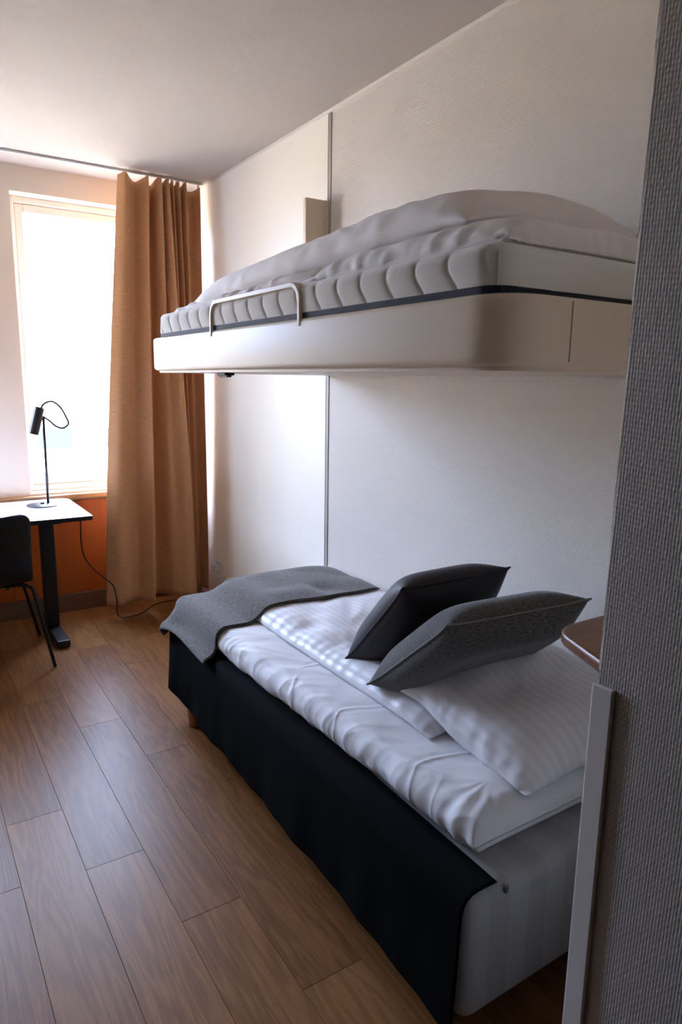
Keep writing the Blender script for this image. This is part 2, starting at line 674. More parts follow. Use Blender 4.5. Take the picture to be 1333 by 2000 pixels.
def simulate(G, Lu, Lv, steps, colliders=(), pressure=0.0, grav=0.0006, sweeps=5, k=0.9, kb=0.15, damp=0.9, fric=0.6, bag=False, maxthick=None, gather=None, kb4=0.0):
    """G (1 or 2, n, m, 3). bag: the two layers share their border"""
    O = G.copy()
    for it in range(steps):
        V = (G - O) * damp
        O[:] = G
        G += V
        G[..., 2] -= grav
        if pressure:
            N = _normals(G)
            if bag:
                fall = min(1.0, it / (0.3 * steps))
                G[0] += N[0] * pressure * fall
                G[1] -= N[1] * pressure * fall
        for s in range(sweeps):
            _sweep(G, Lu, Lv, k, kb)
            if kb4:
                for q0 in range(8):
                    a, b = G[:, q0:-4:8], G[:, q0 + 4::8]
                    q = min(a.shape[1], b.shape[1]); _pair(a[:, :q], b[:, :q], 4 * Lu, kb4)
                    a, b = G[:, :, q0:-4:8], G[:, :, q0 + 4::8]
                    q = min(a.shape[2], b.shape[2]); _pair(a[:, :, :q], b[:, :, :q], 4 * Lv, kb4)
            if bag:
                if gather:
                    for e in (0, -1):
                        for q0 in (0, 1):
                            for row, LL in ((G[:, e], Lv), (G[:, :, e], Lu)):
                                a, b = row[:, q0:-1:2], row[:, q0 + 1::2]
                                q = min(a.shape[1], b.shape[1])
                                _pair(a[:, :q], b[:, :q], LL * gather, 0.8)
                for e in (0, -1):
                    a = (G[0, e] + G[1, e]) / 2; G[0, e] = a; G[1, e] = a
                    a = (G[0, :, e] + G[1, :, e]) / 2; G[0, :, e] = a; G[1, :, e] = a
        if maxthick is not None:
            d = G[0] - G[1]
            l = np.sqrt((d * d).sum(-1)) + 1e-9
            e = (np.maximum(l - maxthick, 0) / l * 0.5)[..., None] * d
            G[0] -= e
            G[1] += e
        for c in colliders:
            hit = c(G)
            if fric and hit.any():
                O[hit] += (G[hit] - O[hit]) * fric
    return G


def flat_grid(x0, x1, y0, y1, n, m_, z):
    X, Y = np.meshgrid(np.linspace(x0, x1, n), np.linspace(y0, y1, m_), indexing='ij')
    return np.stack([X, Y, np.full_like(X, z)], -1)


def smooth_noise(n, m_, sx, sy, amp, rng):
    A = rng.normal(size=(max(int(n / sx), 2) + 2, max(int(m_ / sy), 2) + 2))
    u = np.linspace(0, A.shape[0] - 1.001, n); v = np.linspace(0, A.shape[1] - 1.001, m_)
    i, j = u.astype(int), v.astype(int)
    fu, fv = (u - i)[:, None], (v - j)[None]
    fu = fu * fu * (3 - 2 * fu); fv = fv * fv * (3 - 2 * fv)
    a = A[np.ix_(i, j)]; b = A[np.ix_(i + 1, j)]; c = A[np.ix_(i, j + 1)]; d = A[np.ix_(i + 1, j + 1)]
    return amp * (a * (1 - fu) * (1 - fv) + b * fu * (1 - fv) + c * (1 - fu) * fv + d * fu * fv)


def warped(x, rng, wl):
    """irregular wave of mean wavelength wl along coordinate x (1-d array), -1..1, sharpened crests"""
    n = max(int((x.max() - x.min()) / wl) + 3, 4)
    knots = np.cumsum(rng.uniform(0.55, 1.45, n)) * wl
    knots = knots - knots[0] + x.min() - wl
    ph = np.interp(x, knots, np.arange(n))
    am = np.interp(x, knots, rng.uniform(0.35, 1.0, n))
    return am * (1 - 2 * np.abs(np.sin(math.pi * ph)) ** 0.8)


def pucker(G, Lu, Lv, amp, wl, depth, seed, sides='lrnf', ripple=0.0):
    """gathered folds running in from the border of a bag; ripple adds soft diagonal wrinkles all over"""
    rng = np.random.default_rng(seed)
    L, n, m_, _ = G.shape
    u = np.arange(n) * Lu
    v = np.arange(m_) * Lv
    D = np.zeros((n, m_))
    for side in sides:
        for w_, a_ in ((wl, 1.0), (wl * 0.5, 0.4)):
            if side in 'lr':
                wave = warped(v, rng, w_)
                dist = u if side == 'l' else u[::-1]
                reach = depth * np.interp(v, np.linspace(0, v[-1], 12), rng.uniform(0.4, 1.6, 12))
                e = np.clip(dist[:, None] / 0.02, 0, 1) * np.exp(-dist[:, None] / reach[None])
                sl = rng.uniform(-0.5, 0.5)
                idx = np.clip((np.arange(m_)[None] + sl * dist[:, None] / Lv).round().astype(int), 0, m_ - 1)
                D += amp * a_ * e * wave[idx]
            else:
                wave = warped(u, rng, w_)
                dist = v if side == 'n' else v[::-1]
                e = np.clip(dist[None] / 0.02, 0, 1) * np.exp(-dist[None] / depth)
                D += amp * a_ * e * wave[:, None]
    if ripple:
        U, V = np.meshgrid(u, v, indexing='ij')
        for q in range(3):
            a = rng.uniform(0.3, 1.3) * rng.choice([-1, 1])
            t = U * math.cos(a) + V * math.sin(a) + smooth_noise(n, m_, 10, 10, 0.02, rng)
            mask = np.clip(smooth_noise(n, m_, 14, 14, 1.0, rng), 0, 1.5)
            D += ripple * mask * (1 - 2 * np.abs(np.sin(t * math.pi / rng.uniform(0.07, 0.13))) ** 0.7)
    N = _normals(G)
    G = G.copy()
    G[0] += N[0] * D[..., None]
    if L > 1:
        G[1, 1:-1, 1:-1] -= N[1, 1:-1, 1:-1] * (D * 0.3)[1:-1, 1:-1, None]
        G[1, 0], G[1, -1], G[1, :, 0], G[1, :, -1] = G[0, 0], G[0, -1], G[0, :, 0], G[0, :, -1]
    return G


def bag_mesh(name, G, material, Lu, Lv, parent=None, origin=None, subsurf=1):
    """two layers sharing a border -> one closed mesh"""
    _, n, m_, _ = G.shape
    org = np.array(origin if origin is not None else (0, 0, 0), float)
    top = np.arange(n * m_).reshape(n, m_)
    bot = np.full((n, m_), -1)
    bot[0], bot[-1], bot[:, 0], bot[:, -1] = top[0], top[-1], top[:, 0], top[:, -1]
    inner = (n - 2) * (m_ - 2)
    bot[1:-1, 1:-1] = n * m_ + np.arange(inner).reshape(n - 2, m_ - 2)
    verts = np.concatenate([G[0].reshape(-1, 3), G[1, 1:-1, 1:-1].reshape(-1, 3)]) - org
    ft = np.stack([top[:-1, :-1], top[1:, :-1], top[1:, 1:], top[:-1, 1:]], -1).reshape(-1, 4)
    fb = np.stack([bot[:-1, :-1], bot[:-1, 1:], bot[1:, 1:], bot[1:, :-1]], -1).reshape(-1, 4)
    uu, vv = np.meshgrid(np.arange(n) * Lu, np.arange(m_) * Lv, indexing='ij')
    UVt = np.stack([uu, vv], -1).reshape(-1, 2)
    UV = np.concatenate([UVt, np.stack([uu, vv], -1)[1:-1, 1:-1].reshape(-1, 2)])
    me = bpy.data.meshes.new(name)
    me.from_pydata(verts.tolist(), [], np.concatenate([ft, fb]).tolist())
    me.materials.append(MATS[material])
    ul = me.uv_layers.new(name='UVMap')
    idx = np.empty(len(me.loops), dtype=np.int32)
    me.loops.foreach_get('vertex_index', idx)
    ul.data.foreach_set('uv', UV[idx].astype(np.float32).ravel())
    me.polygons.foreach_set('use_smooth', [True] * len(me.polygons))
    me.update()
    o = bpy.data.objects.new(name, me)
    o.location = org
    link(o)
    if subsurf:
        s = o.modifiers.new('sub', 'SUBSURF')
        s.levels = subsurf
        s.render_levels = subsurf
    if parent:
        par(o, parent)
    return o


# ================================================================== THE SETTING
H = 2.682
XL, YB = -2.45, -6.6          # left wall, back wall behind the camera
PX, PY = -0.858, -3.918      # corner of the entry block on the right

# floor: a screed and planks laid along Y
fl = box('floor', (XL, YB, -0.06), (0.0, 0.0, -0.009), 'base_wood')
tag(fl, 'brown oak plank floor with staggered end joints', 'floor', kind='structure')
pw, pl = 0.1797, 1.275
offs = {0: -2.19, 1: -2.55, 2: -1.63, 3: -2.00}      # end joints read off the photograph, per row from x = -1.56
meshes = {}


def plank_mesh(w_, l_):
    key = (round(w_, 3), round(l_, 3))
    if key not in meshes:
        bm = bmesh.new()
        g = 0.0003
        add_box(bm, (g, g, -0.009), (w_ - g, l_ - g, 0.0), 0.0007, 1)
        me = bpy.data.meshes.new('plank')
        bm.to_mesh(me)
        bm.free()
        me.materials.append(MATS['oak_floor'])
        meshes[key] = me
    return meshes[key]


row0 = -1.5607
k = -10
while True:
    xa = row0 + k * pw
    if xa > -0.001:
        break
    xb = min(xa + pw, 0.0)
    if xb <= XL:
        k += 1
        continue
    xa = max(xa, XL)
    j0 = offs.get(k, random.uniform(-2.6, -1.4))
    y = j0
    while y < 0:
        y += pl
    while y > YB:
        ya, yb = max(y - pl, YB), min(y, 0.0)
        y -= pl
        if xa > PX and yb < PY:      # under the entry block
            continue
        if yb - ya < 0.02:
            continue
        o = bpy.data.objects.new('plank', plank_mesh(xb - xa, yb - ya))
        o.location = (xa, ya, 0)
        link(o)
        par(o, fl)
    k += 1

box('ceiling', (XL, YB, H), (0.0, 0.4, H + 0.15), 'ceiling')
tag(bpy.data.objects['ceiling'], 'off-white stippled ceiling', 'ceiling', kind='structure')

# right wall: textured wallpaper, a smooth cream panel towards the window and the joint strip between the two
wr = box('wall_right', (0.0, YB, 0.0), (0.15, 0.4, H), 'wallpaper')
tag(wr, 'long pale wall beside the beds', 'wall', kind='structure')
box('panel', (-0.006, -1.705, 0.0), (0.0, 0.0, H), 'panel_cream', wr)
box('joint_strip', (-0.004, -1.728, 0.0), (0.0, -1.705, H), 'joint_grey', wr)
tag(box('trim_1', (-0.010, PY, H - 0.014), (0.0, 0.0, H), 'white_paint'), 'thin pale bead where wall meets ceiling', 'trim', kind='structure')

# unseen entry: lowered ceiling and dark block, both added to cut bounced light
box('dimming_soffit', (XL, YB, 2.30), (PX, -4.05, H), 'grey_wall', bpy.data.objects['ceiling'])
tag(box('wall_light_block', (XL, YB, 0.0), (-2.02, -3.10, 2.30), 'dark_wall'), 'dark block added in the unseen entry to cut bounced light', 'wall', kind='structure')
# far wall with two window openings
bm = bmesh.new()
xs = [XL] + sorted([v for w_ in WINDOWS for v in w_]) + [0.0]
for a in range(0, len(xs), 2):
    add_box(bm, (xs[a], 0.0, 0.0), (xs[a + 1], 0.34, H))
for (xa, xb) in WINDOWS:
    add_box(bm, (xa, 0.0, 0.0), (xb, 0.34, WZ[0]))
    add_box(bm, (xa, 0.0, WZ[1]), (xb, 0.34, H))
wf = from_bm('wall_far', bm, 'plaster')
tag(wf, 'cream window wall above wood panelling', 'wall', kind='structure')
# veneer panels below the sill, separated by fine joints
px_ = XL + 0.002
for wdt in (0.61, 0.61, 0.61, 0.62):
    xe = min(px_ + wdt, -0.001)
    box('panel', (px_ + 0.0015, -0.018, 0.118), (xe - 0.0015, 0.0, 0.728), 'veneer', wf, 0.001, 1)
    px_ = xe
bb = box('baseboard_far', (XL, -0.026, 0.0), (0.0, 0.0, 0.116), 'base_wood', None, 0.003, 1)
tag(bb, 'dark brown baseboard under the window', 'baseboard', kind='structure')
sl = box('trim_2', (XL, -0.045, 0.742), (-0.002, 0.10, 0.772), 'oak_sill', None, 0.004, 2)
tag(sl, 'pale wooden window sill ledge', 'window sill', kind='structure')

for wi, (xa, xb) in enumerate(WINDOWS):
    z0, z1 = WZ
    t = empty('window_%d' % (wi + 1), ((xa + xb) / 2, 0.15, z0))
    tag(t, ['bright window half behind the brown curtain', 'window left of the desk lamp'][wi], 'window', kind='structure')

    def ring(name, m0, width, ya, yb, mt, bev=0.004, bottom=None):
        bt = bottom or width
        for lo, hi in (((xa + m0, ya, z0 + m0), (xa + m0 + width, yb, z1 - m0)),
                       ((xb - m0 - width, ya, z0 + m0), (xb - m0, yb, z1 - m0)),
                       ((xa + m0 + width, ya, z1 - m0 - width), (xb - m0 - width, yb, z1 - m0)),
                       ((xa + m0 + width, ya, z0 + m0), (xb - m0 - width, yb, z0 + m0 + bt))):
            box(name, lo, hi, mt, t, bev, 1)
    ring('frame', 0.0, 0.035, 0.11, 0.22, 'white_paint')
    ring('sash', 0.035, 0.05, 0.125, 0.185, 'white_paint', 0.006, 0.075)
    box('pane', (xa + 0.08, 0.150, z0 + 0.10), (xb - 0.08, 0.154, z1 - 0.08), 'glass', t)
    tube('handle', [(xa + 0.058, 0.125, 1.5), (xa + 0.058, 0.09, 1.5), (xa + 0.058, 0.085, 1.49), (xa + 0.058, 0.085, 1.40)], 0.008, 'white_paint', t)

# the other walls close the room
tag(box('wall_left', (XL - 0.15, YB, 0.0), (XL, 0.34, H), 'grey_wall'), 'left wall outside the picture', 'wall', kind='structure')
tag(box('wall_back', (XL, YB - 0.15, 0.0), (0.0, YB, H), 'dark_wall'), 'back wall of the entry', 'wall', kind='structure')
wp = box('wall_near', (PX, YB, 0.0), (0.0, PY, H), 'wallpaper_shaded')
box('bounce_board', (PX + 0.034, PY, 0.0), (-0.002, PY + 0.02, 1.0), 'wallpaper', wp)  # unseen board added to steer bounced light at the head of the bed
box('panel', (PX + 0.004, PY, 1.06), (-0.002, PY + 0.006, H - 0.002), 'wallpaper', wp)  # unseen paler sheet added to bounce light onto the bunk end
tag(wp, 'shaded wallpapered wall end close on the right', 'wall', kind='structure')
bm = bmesh.new()
add_prism(bm, [(PX - 0.008, PY - 0.030), (PX, PY - 0.030), (PX, PY), (PX + 0.032, PY), (PX + 0.032, PY + 0.008), (PX - 0.008, PY + 0.008)][::-1], 0.0, 1.04)
bmesh.ops.recalc_face_normals(bm, faces=bm.faces)
cg = from_bm('trim_3', bm, 'guard_white', origin=(PX, PY, 0))
cg.modifiers.new('b', 'BEVEL').width = 0.0025
tag(cg, 'pale plastic corner guard on the near wall end', 'corner guard', kind='structure')

# ================================================================== OUTSIDE
st = box('ground', (-40, 0.6, -9.2), (40, 40, -9.0), 'asphalt')
tag(st, 'street far below the window', 'street', kind='structure')
bd = box('building', (-22, 10.2, -9.0), (24, 16, 2.62), 'facade')
tag(bd, 'overexposed pale house across the street seen through the window', 'building')
for fz in (-5.6, -2.5, 0.08):
    for c in range(-5, 8):
        xw = 0.58 + c * 1.15
        f = box('window', (xw - 0.04, 10.14, fz - 0.04), (xw + 0.69, 10.2, fz + 1.37), 'facade_frame', bd)
        box('pane', (xw, 10.12, fz), (xw + 0.65, 10.14, fz + 0.40), 'facade_pane', f)
        box('pane', (xw + 0.13, 10.12, fz + 0.59), (xw + 0.64, 10.135, fz + 1.33), 'facade', f)
box('cornice', (-22, 9.95, 2.3), (24, 10.2, 2.44), 'facade_frame', bd)
box('cornice', (-22, 9.85, 2.54), (24, 10.2, 2.62), 'facade_frame', bd)

# ================================================================== CURTAIN AND TRACK
tk = empty('curtain_track', (-1.0, -0.27, H - 0.02))
tag(tk, 'slim metal curtain track fixed along the ceiling by the window', 'curtain track')
bm = bmesh.new()
add_box(bm, (-2.40, -0.281, H - 0.014), (-0.035, -0.259, H), 0.003, 1)
from_bm('rail', bm, 'track_metal', tk)
box('end_stop', (-0.05, -0.283, H - 0.017), (-0.032, -0.257, H - 0.001), 'white_paint', tk, 0.002, 1)

TOP = [(228, -.01), (240, -.045), (252, 0), (264, .03), (276, -.02), (283, -.045), (285, .03), (295, .04), (299, -.03), (308, -.045), (311, .03), (317, -.04), (322, -.045), (325, .03), (331, -.04), (336, .03), (342, -.045), (349, .03), (356, -.045), (366, .03), (378, .03), (388, -.02)]
BOT = [(208, .0), (232, -.035), (258, .0), (270, .0), (280, -.03), (291, -.06), (295, .03), (308, .05), (319, .035), (332, -.01), (346, -.035), (360, -.055), (372, -.05), (377, -.03), (379, .03), (382, .05), (386, .04), (390, .045), (395, .04), (400, .05), (403, .03), (406, -.01)]


def crom(P, sub):
    P = np.array(P, float)
    out = []
    for i in range(len(P) - 1):
        p0, p1, p2, p3 = P[max(i - 1, 0)], P[i], P[i + 1], P[min(i + 2, len(P) - 1)]
        for k_ in range(sub):
            t = k_ / sub
            out.append(0.5 * (2 * p1 + (p2 - p0) * t + (2 * p0 - 5 * p1 + 4 * p2 - p3) * t * t + (3 * p1 - p0 - 3 * p2 + p3) * t ** 3))
    out.append(P[-1])
    return np.array(out)


T_ = crom([(-0.551 + (a - 228) * .0031, b) for a, b in TOP], 8)
B_ = crom([(-0.737 + (a - 208) * .00345, b) for a, b in BOT], 8)
nz = 70
G = np.zeros((len(T_), nz, 3))
for j in range(nz):
    t = j / (nz - 1)
    e = 1 - (1 - t) ** 1.25
    wob = 0.004 * math.sin(7 * t)
    G[:, j, 0] = T_[:, 0] * (1 - e) + B_[:, 0] * e + wob * np.sin(np.arange(len(T_)) * 0.11)
    amp = 1.0 if t > 0.03 else 0.8 + 6 * t
    G[:, j, 1] = -0.27 + (T_[:, 1] * 1.25 * (1 - e) + B_[:, 1] * 1.7 * e) * amp
    ztop = 2.660 - np.clip(T_[:, 1] + 0.045, 0, 0.1) * 0.36
    G[:, j, 2] = ztop * (1 - t) + 0.085 * t
G[..., 0] = np.minimum(G[..., 0], -0.03)
uu, vv = np.meshgrid(np.arange(len(T_)) * 0.012, np.linspace(0, 2.6, nz), indexing='ij')
cu = empty('curtain', (-0.4, -0.27, 0.085))
tag(cu, 'tan brown floor-length curtain gathered in folds beside the window', 'curtain')
grid_obj('cloth', G, 'curtain', cu, np.stack([uu, vv], -1), solid=0.0015, origin=(-0.4, -0.27, 0.085))
for i in (1, 5, 9, 12, 14, 16, 18, 21):
    a = TOP[i]
    x = min(-0.551 + (a[0] - 228) * .0031, -0.06)
    box('glider', (x - 0.004, -0.276, 2.636), (x + 0.004, -0.264, H - 0.014), 'white_paint', cu)

# unseen second curtain, added at the left to cut the other window's light
xs2 = np.linspace(-2.43, -2.02, 120)
G = np.zeros((120, 40, 3))
for j in range(40):
    t = j / 39
    G[:, j, 0] = xs2 - 0.03 * t * (xs2 + 2.42) / 0.5
    G[:, j, 1] = -0.27 + 0.045 * np.sin(np.arange(120) * 0.42)
    G[:, j, 2] = 2.65 * (1 - t) + 0.085 * t
uu, vv = np.meshgrid(np.arange(120) * 0.012, np.linspace(0, 2.6, 40), indexing='ij')
c2 = grid_obj('curtain', G, 'curtain', None, np.stack([uu, vv], -1), solid=0.0015, origin=(-2.17, -0.27, 0.085))
tag(c2, 'unseen tan brown curtain added to cut light from the other window', 'curtain')

# ================================================================== UPPER BUNK
BX0, BY0, BY1 = -0.835, -3.655, -1.69
bk = empty('bunk_bed', (-0.42, -2.67, 1.53))
tag(bk, 'upper wall-mounted bunk with beige metal frame and safety rail', 'bunk bed')


def bunk_ring(z_inset):
    out = []
    for z, ins in z_inset:
        pts = rounded_poly([(-0.008, BY0 + ins, z), (BX0 + ins, BY0 + ins, z), (BX0 + ins, BY1 - ins, z), (-0.008, BY1 - ins, z)], [0, 0.105 - ins, 0.02, 0], 12)
        out.append(pts)
    return out


rings = bunk_ring([(1.530, 0.014), (1.531, 0.008), (1.537, 0.001), (1.545, 0.0), (1.648, 0.0), (1.655, 0.002), (1.659, 0.007), (1.659, 0.03), (1.645, 0.032)])
bm = bmesh.new()
rv = [[bm.verts.new(p) for p in r] for r in rings]
for a, b in zip(rv[:-1], rv[1:]):
    n_ = len(a)
    for q in range(n_):
        bm.faces.new((a[q], a[(q + 1) % n_], b[(q + 1) % n_], b[q]))
bm.faces.new(list(reversed(rv[0])))
bm.faces.new(rv[-1])
bmesh.ops.recalc_face_normals(bm, faces=bm.faces)
fr = from_bm('frame', bm, 'bunk_metal', bk, True, origin=(-0.42, -2.67, 1.53))
es = fr.modifiers.new('split', 'EDGE_SPLIT')
es.split_angle = math.radians(50)
# the end cap piece with its joint
bm = bmesh.new()
add_box(bm, (-0.665, BY0 - 0.0012, 1.541), (-0.6635, BY0 + 0.0005, 1.652))
from_bm('joint', bm, 'groove', fr)
bm = bmesh.new()
add_prism(bm, [(p[0], p[1]) for p in bunk_ring([(0, 0.016)])[0]][::-1], 1.522, 1.530)
bmesh.ops.recalc_face_normals(bm, faces=bm.faces)
from_bm('bottom_lip', bm, 'bunk_metal', bk)
lv = box('latch', (-0.800, -2.345, 1.512), (-0.765, -2.275, 1.521), 'black_plastic', bk, 0.002, 1)
box('latch_lever', (-0.80, -2.36, 1.506), (-0.782, -2.29, 1.513), 'black_plastic', lv, 0.002, 1)

# safety rail: flat bar bent to an arch
path = []
ya, yb, zb, zt, rr_ = -2.315, -2.915, 1.640, 1.748, 0.045
path.append((ya, zb))
for q in range(9):
    a = math.pi * q / 16
    path.append((ya - rr_ + rr_ * math.cos(a), zt - rr_ + rr_ * math.sin(a)))
for q in range(9):
    a = math.pi / 2 + math.pi * q / 16
    path.append((yb + rr_ + rr_ * math.cos(a), zt - rr_ + rr_ * math.sin(a)))
path.append((yb, zb))
bm = bmesh.new()
prev = None
th, wd = 0.013, 0.046
xo = BX0 - 0.003
for i, (y, z) in enumerate(path):
    a = path[max(i - 1, 0)]; b = path[min(i + 1, len(path) - 1)]
    t = Vector((b[0] - a[0], b[1] - a[1])).normalized()
    nrm = Vector((t.y, -t.x))
    c = [bm.verts.new((xo, y + nrm.x * th / 2, z + nrm.y * th / 2)), bm.verts.new((xo + wd, y + nrm.x * th / 2, z + nrm.y * th / 2)),
         bm.verts.new((xo + wd, y - nrm.x * th / 2, z - nrm.y * th / 2)), bm.verts.new((xo, y - nrm.x * th / 2, z - nrm.y * th / 2))]
    if prev:
        for q in range(4):
            bm.faces.new((prev[q], prev[(q + 1) % 4], c[(q + 1) % 4], c[q]))
    else:
        bm.faces.new(c)
    prev = c
bm.faces.new(list(reversed(prev)))
bmesh.ops.recalc_face_normals(bm, faces=bm.faces)
rl = from_bm('safety_rail', bm, 'bunk_metal', bk, origin=(BX0, -2.6, 1.64))
bv = rl.modifiers.new('b', 'BEVEL')
bv.width = 0.002
bv.segments = 2

# upright fin on the wall at the foot of the bunk
fin = box('wall_fin', (-0.118, -1.702, 1.665), (-0.0065, -1.678, 2.305), 'bunk_metal', None, 0.003, 2)
tag(fin, 'narrow cream upright panel on the wall at the foot of the upper bunk', 'panel')

# mattress with quilted waves on its border
mt = empty('mattress', (-0.42, -2.67, 1.66))
tag(mt, 'off-white quilted mattress with navy bottom edge on the upper bunk', 'mattress')
MX0, MX1, MY0, MY1, MZ0, MZ1 = -0.826, -0.02, -3.615, -1.745, 1.660, 1.752


def mattress_body():
    # perimeter loop resampled finely, swept over a side profile
    pr = rounded_poly([(MX1, MY0, 0), (MX0, MY0, 0), (MX0, MY1, 0), (MX1, MY1, 0)], [0.03, 0.05, 0.05, 0.03], 10)
    P = [Vector(p) for p in pr]
    P.append(P[0])
    step = 0.0035
    pts, acc = [], []
    total = 0.0
    for a, b in zip(P[:-1], P[1:]):
        n_ = max(1, int((b - a).length / step))
        for q in range(n_):
            pts.append(a.lerp(b, q / n_))
    n_ = len(pts)
    A = np.array([(p.x, p.y) for p in pts])
    tang = np.roll(A, -1, 0) - np.roll(A, 1, 0)
    tang /= np.linalg.norm(tang, axis=1, keepdims=True) + 1e-9
    nor = np.stack([-tang[:, 1], tang[:, 0]], -1)
    ctr = A.mean(0)
    if ((A - ctr) * nor).sum() < 0:
        nor = -nor
    prof = []
    nzp = 26
    hgt = MZ1 - 0.012 - MZ0
    rings_ = []
    for j in range(nzp):
        v = j / (nzp - 1)
        z = MZ0 + 0.012 + (MZ1 - MZ0 - 0.012) * v
        r = 0.022
        top = max(0, (z - (MZ1 - r)) / r)
        ins = r * (1 - math.sqrt(max(0, 1 - top * top)))
        # quilting waves on the long sides: S curves repeated every 0.105 m
        shape = -0.019 * math.cos((v - 0.62) * math.pi * 1.25)
        s_ = A[:, 1] + shape
        ph = np.abs(((s_ / 0.100) % 1.0) - 0.5) * 0.100      # distance to the groove
        gd = 0.05 - ph
        puff = 0.0040 * (1 - np.exp(-(gd / 0.014) ** 1.4)) - 0.0020 * np.exp(-(gd / 0.0040) ** 2)
        side = np.abs(nor[:, 0]) > 0.9
        puff = np.where(side, puff * min(1, 9 * min(v, 1.02 - v) + 0.3), 0.002)
        R_ = A + nor * (-ins + puff * (1 - top))[:, None]
        rings_.append(np.concatenate([R_, np.full((n_, 1), z)], 1))
    for q in range(1, 4):      # close over the top
        R_ = ctr + (rings_[nzp - 1][:, :2] - ctr) * (1 - 0.33 * q)
        rings_.append(np.concatenate([R_, np.full((n_, 1), MZ1)], 1))
    return np.stack(rings_, 1)


Gm = mattress_body()
body = grid_obj('body', Gm, 'mattress_knit', mt, closed=True, origin=(-0.42, -2.67, 1.66))
bm = bmesh.new()
add_prism(bm, rounded_poly([(MX1, MY0 - 0.002, 0), (MX0 - 0.002, MY0 - 0.002, 0), (MX0 - 0.002, MY1 + 0.002, 0), (MX1, MY1 + 0.002, 0)][::-1], [0.03, 0.05, 0.05, 0.03], 8), MZ0, MZ0 + 0.0135)
bmesh.ops.recalc_face_normals(bm, faces=bm.faces)
from_bm('bottom_band', bm, 'navy_band', mt, origin=(-0.42, -2.67, 1.66))
tube('corner_seam', [(MX0 + 0.012, MY0 + 0.008, MZ0 + 0.013), (MX0 + 0.012, MY0 + 0.008, MZ0 + 0.07)], 0.002, 'mattress_knit', mt)

# bedding heaped on the upper bunk: a crumpled lower layer and the duvet folded over on top
n_, m_ = 56, 130
x0, x1, y0, y1 = -0.800, -0.03, -3.575, -1.772
G = np.stack([flat_grid(x0, x1, y0, y1, n_, m_, 1.80), flat_grid(x0, x1, y0, y1, n_, m_, 1.765)])
G[0, ..., 2] += smooth_noise(n_, m_, 5, 5, 0.012, RNG)
G[1, ..., 2] += smooth_noise(n_, m_, 5, 5, 0.004, RNG)
Lu, Lv = (x1 - x0) * 1.09 / (n_ - 1), (y1 - y0) * 1.13 / (m_ - 1)
colm = [rbox((MX0, MY0, 1.5), (0.4, MY1, MZ1 + 0.001), 0.02), wall_x(-0.012), keep_in(-0.778, -3.59)]
Gd = simulate(G, Lu, Lv, 130, colm, pressure=0.0012, grav=0.0007, bag=True, kb=0.03, fric=0.5, gather=0.90,
              maxthick=(0.030 + 0.050 * np.clip((-2.0 - np.linspace(y0, y1, m_)) / 1.3, 0, 1))[None] + smooth_noise(n_, m_, 8, 8, 0.006, RNG))
Gd = pucker(Gd, Lu, Lv, 0.010, 0.055, 0.07, 21, 'lnf', 0.004)
Gd[..., 0] = np.clip(Gd[..., 0], -0.782, -0.012)
dv = empty('duvet', (-0.42, -2.67, 1.755))
tag(dv, 'rumpled off-white duvet folded over on the upper bunk mattress', 'duvet')
bag_mesh('lower_fold', Gd, 'bunk_linen', Lu, Lv, dv, (-0.42, -2.67, 1.755))
Hh = blur(raster(Gd[0], -0.9, 0.0, -3.7, -1.65, 90, 205, 1.70), 2)
n_, m_ = 40, 92
x0, x1, y0, y1 = -0.70, -0.03, -3.36, -1.765
zc = 1.90
G = np.stack([flat_grid(x0, x1, y0, y1, n_, m_, zc + 0.03), flat_grid(x0, x1, y0, y1, n_, m_, zc - 0.02)])
G[0, ..., 2] += smooth_noise(n_, m_, 9, 14, 0.010, RNG)
Lu, Lv = (x1 - x0) * 1.04 / (n_ - 1), (y1 - y0) * 1.04 / (m_ - 1)
Gu = simulate(G, Lu, Lv, 130, [zfield(Hh + 0.004, -0.9, 0.0, -3.7, -1.65), wall_x(-0.012)], pressure=0.0016, grav=0.0006, bag=True, kb=0.1, fric=0.5, gather=0.95, maxthick=0.125 + smooth_noise(n_, m_, 12, 16, 0.010, RNG))
Gu = pucker(Gu, Lu, Lv, 0.005, 0.09, 0.05, 22, 'lnf', 0.0018)
bag_mesh('upper_fold', Gu, 'bunk_linen', Lu, Lv, dv, (-0.42, -2.67, 1.755))

# ================================================================== LOWER BED
lb = empty('bed', (-0.42, -2.67, 0.0))
tag(lb, 'single bed with striped box base, black valance and wooden legs', 'bed')
LX0, LY0, LY1, LZ0, LZ1 = -0.838, -3.655, -1.700, 0.136, 0.445
ob = box('base', (LX0, LY0, LZ0), (-0.006, LY1, LZ1), 'ticking', lb, 0.035, 5, True)
for v in ob.data.vertices:           # the long side is not quite parallel to the wall
    if v.co.x < -0.2:
        v.co.x += 0.042 * (v.co.y + (LY1 - LY0) / 2) / (LY1 - LY0) - 0.010
for (x, y) in ((-0.765, -1.86), (-0.09, -1.86), (-0.765, -3.50), (-0.09, -3.50)):
    lathe('leg', [(0.023, 0.0), (0.026, 0.004), (0.031, LZ0 + 0.02)], (x, y, 0.0), 'leg_wood', lb, 24)
bm = bmesh.new()
add_box(bm, (-0.742, LY0 - 0.004, 0.425), (-0.735, LY0 + 0.004, 0.442))
from_bm('zip_pull', bm, 'groove', lb)

# topper with a white sheet: rounded pad with soft puckers, tuck pleats at the head corner
TX0, TY0, TY1, TZ0, TZ1 = -0.790, -3.580, -1.725, 0.447, 0.556


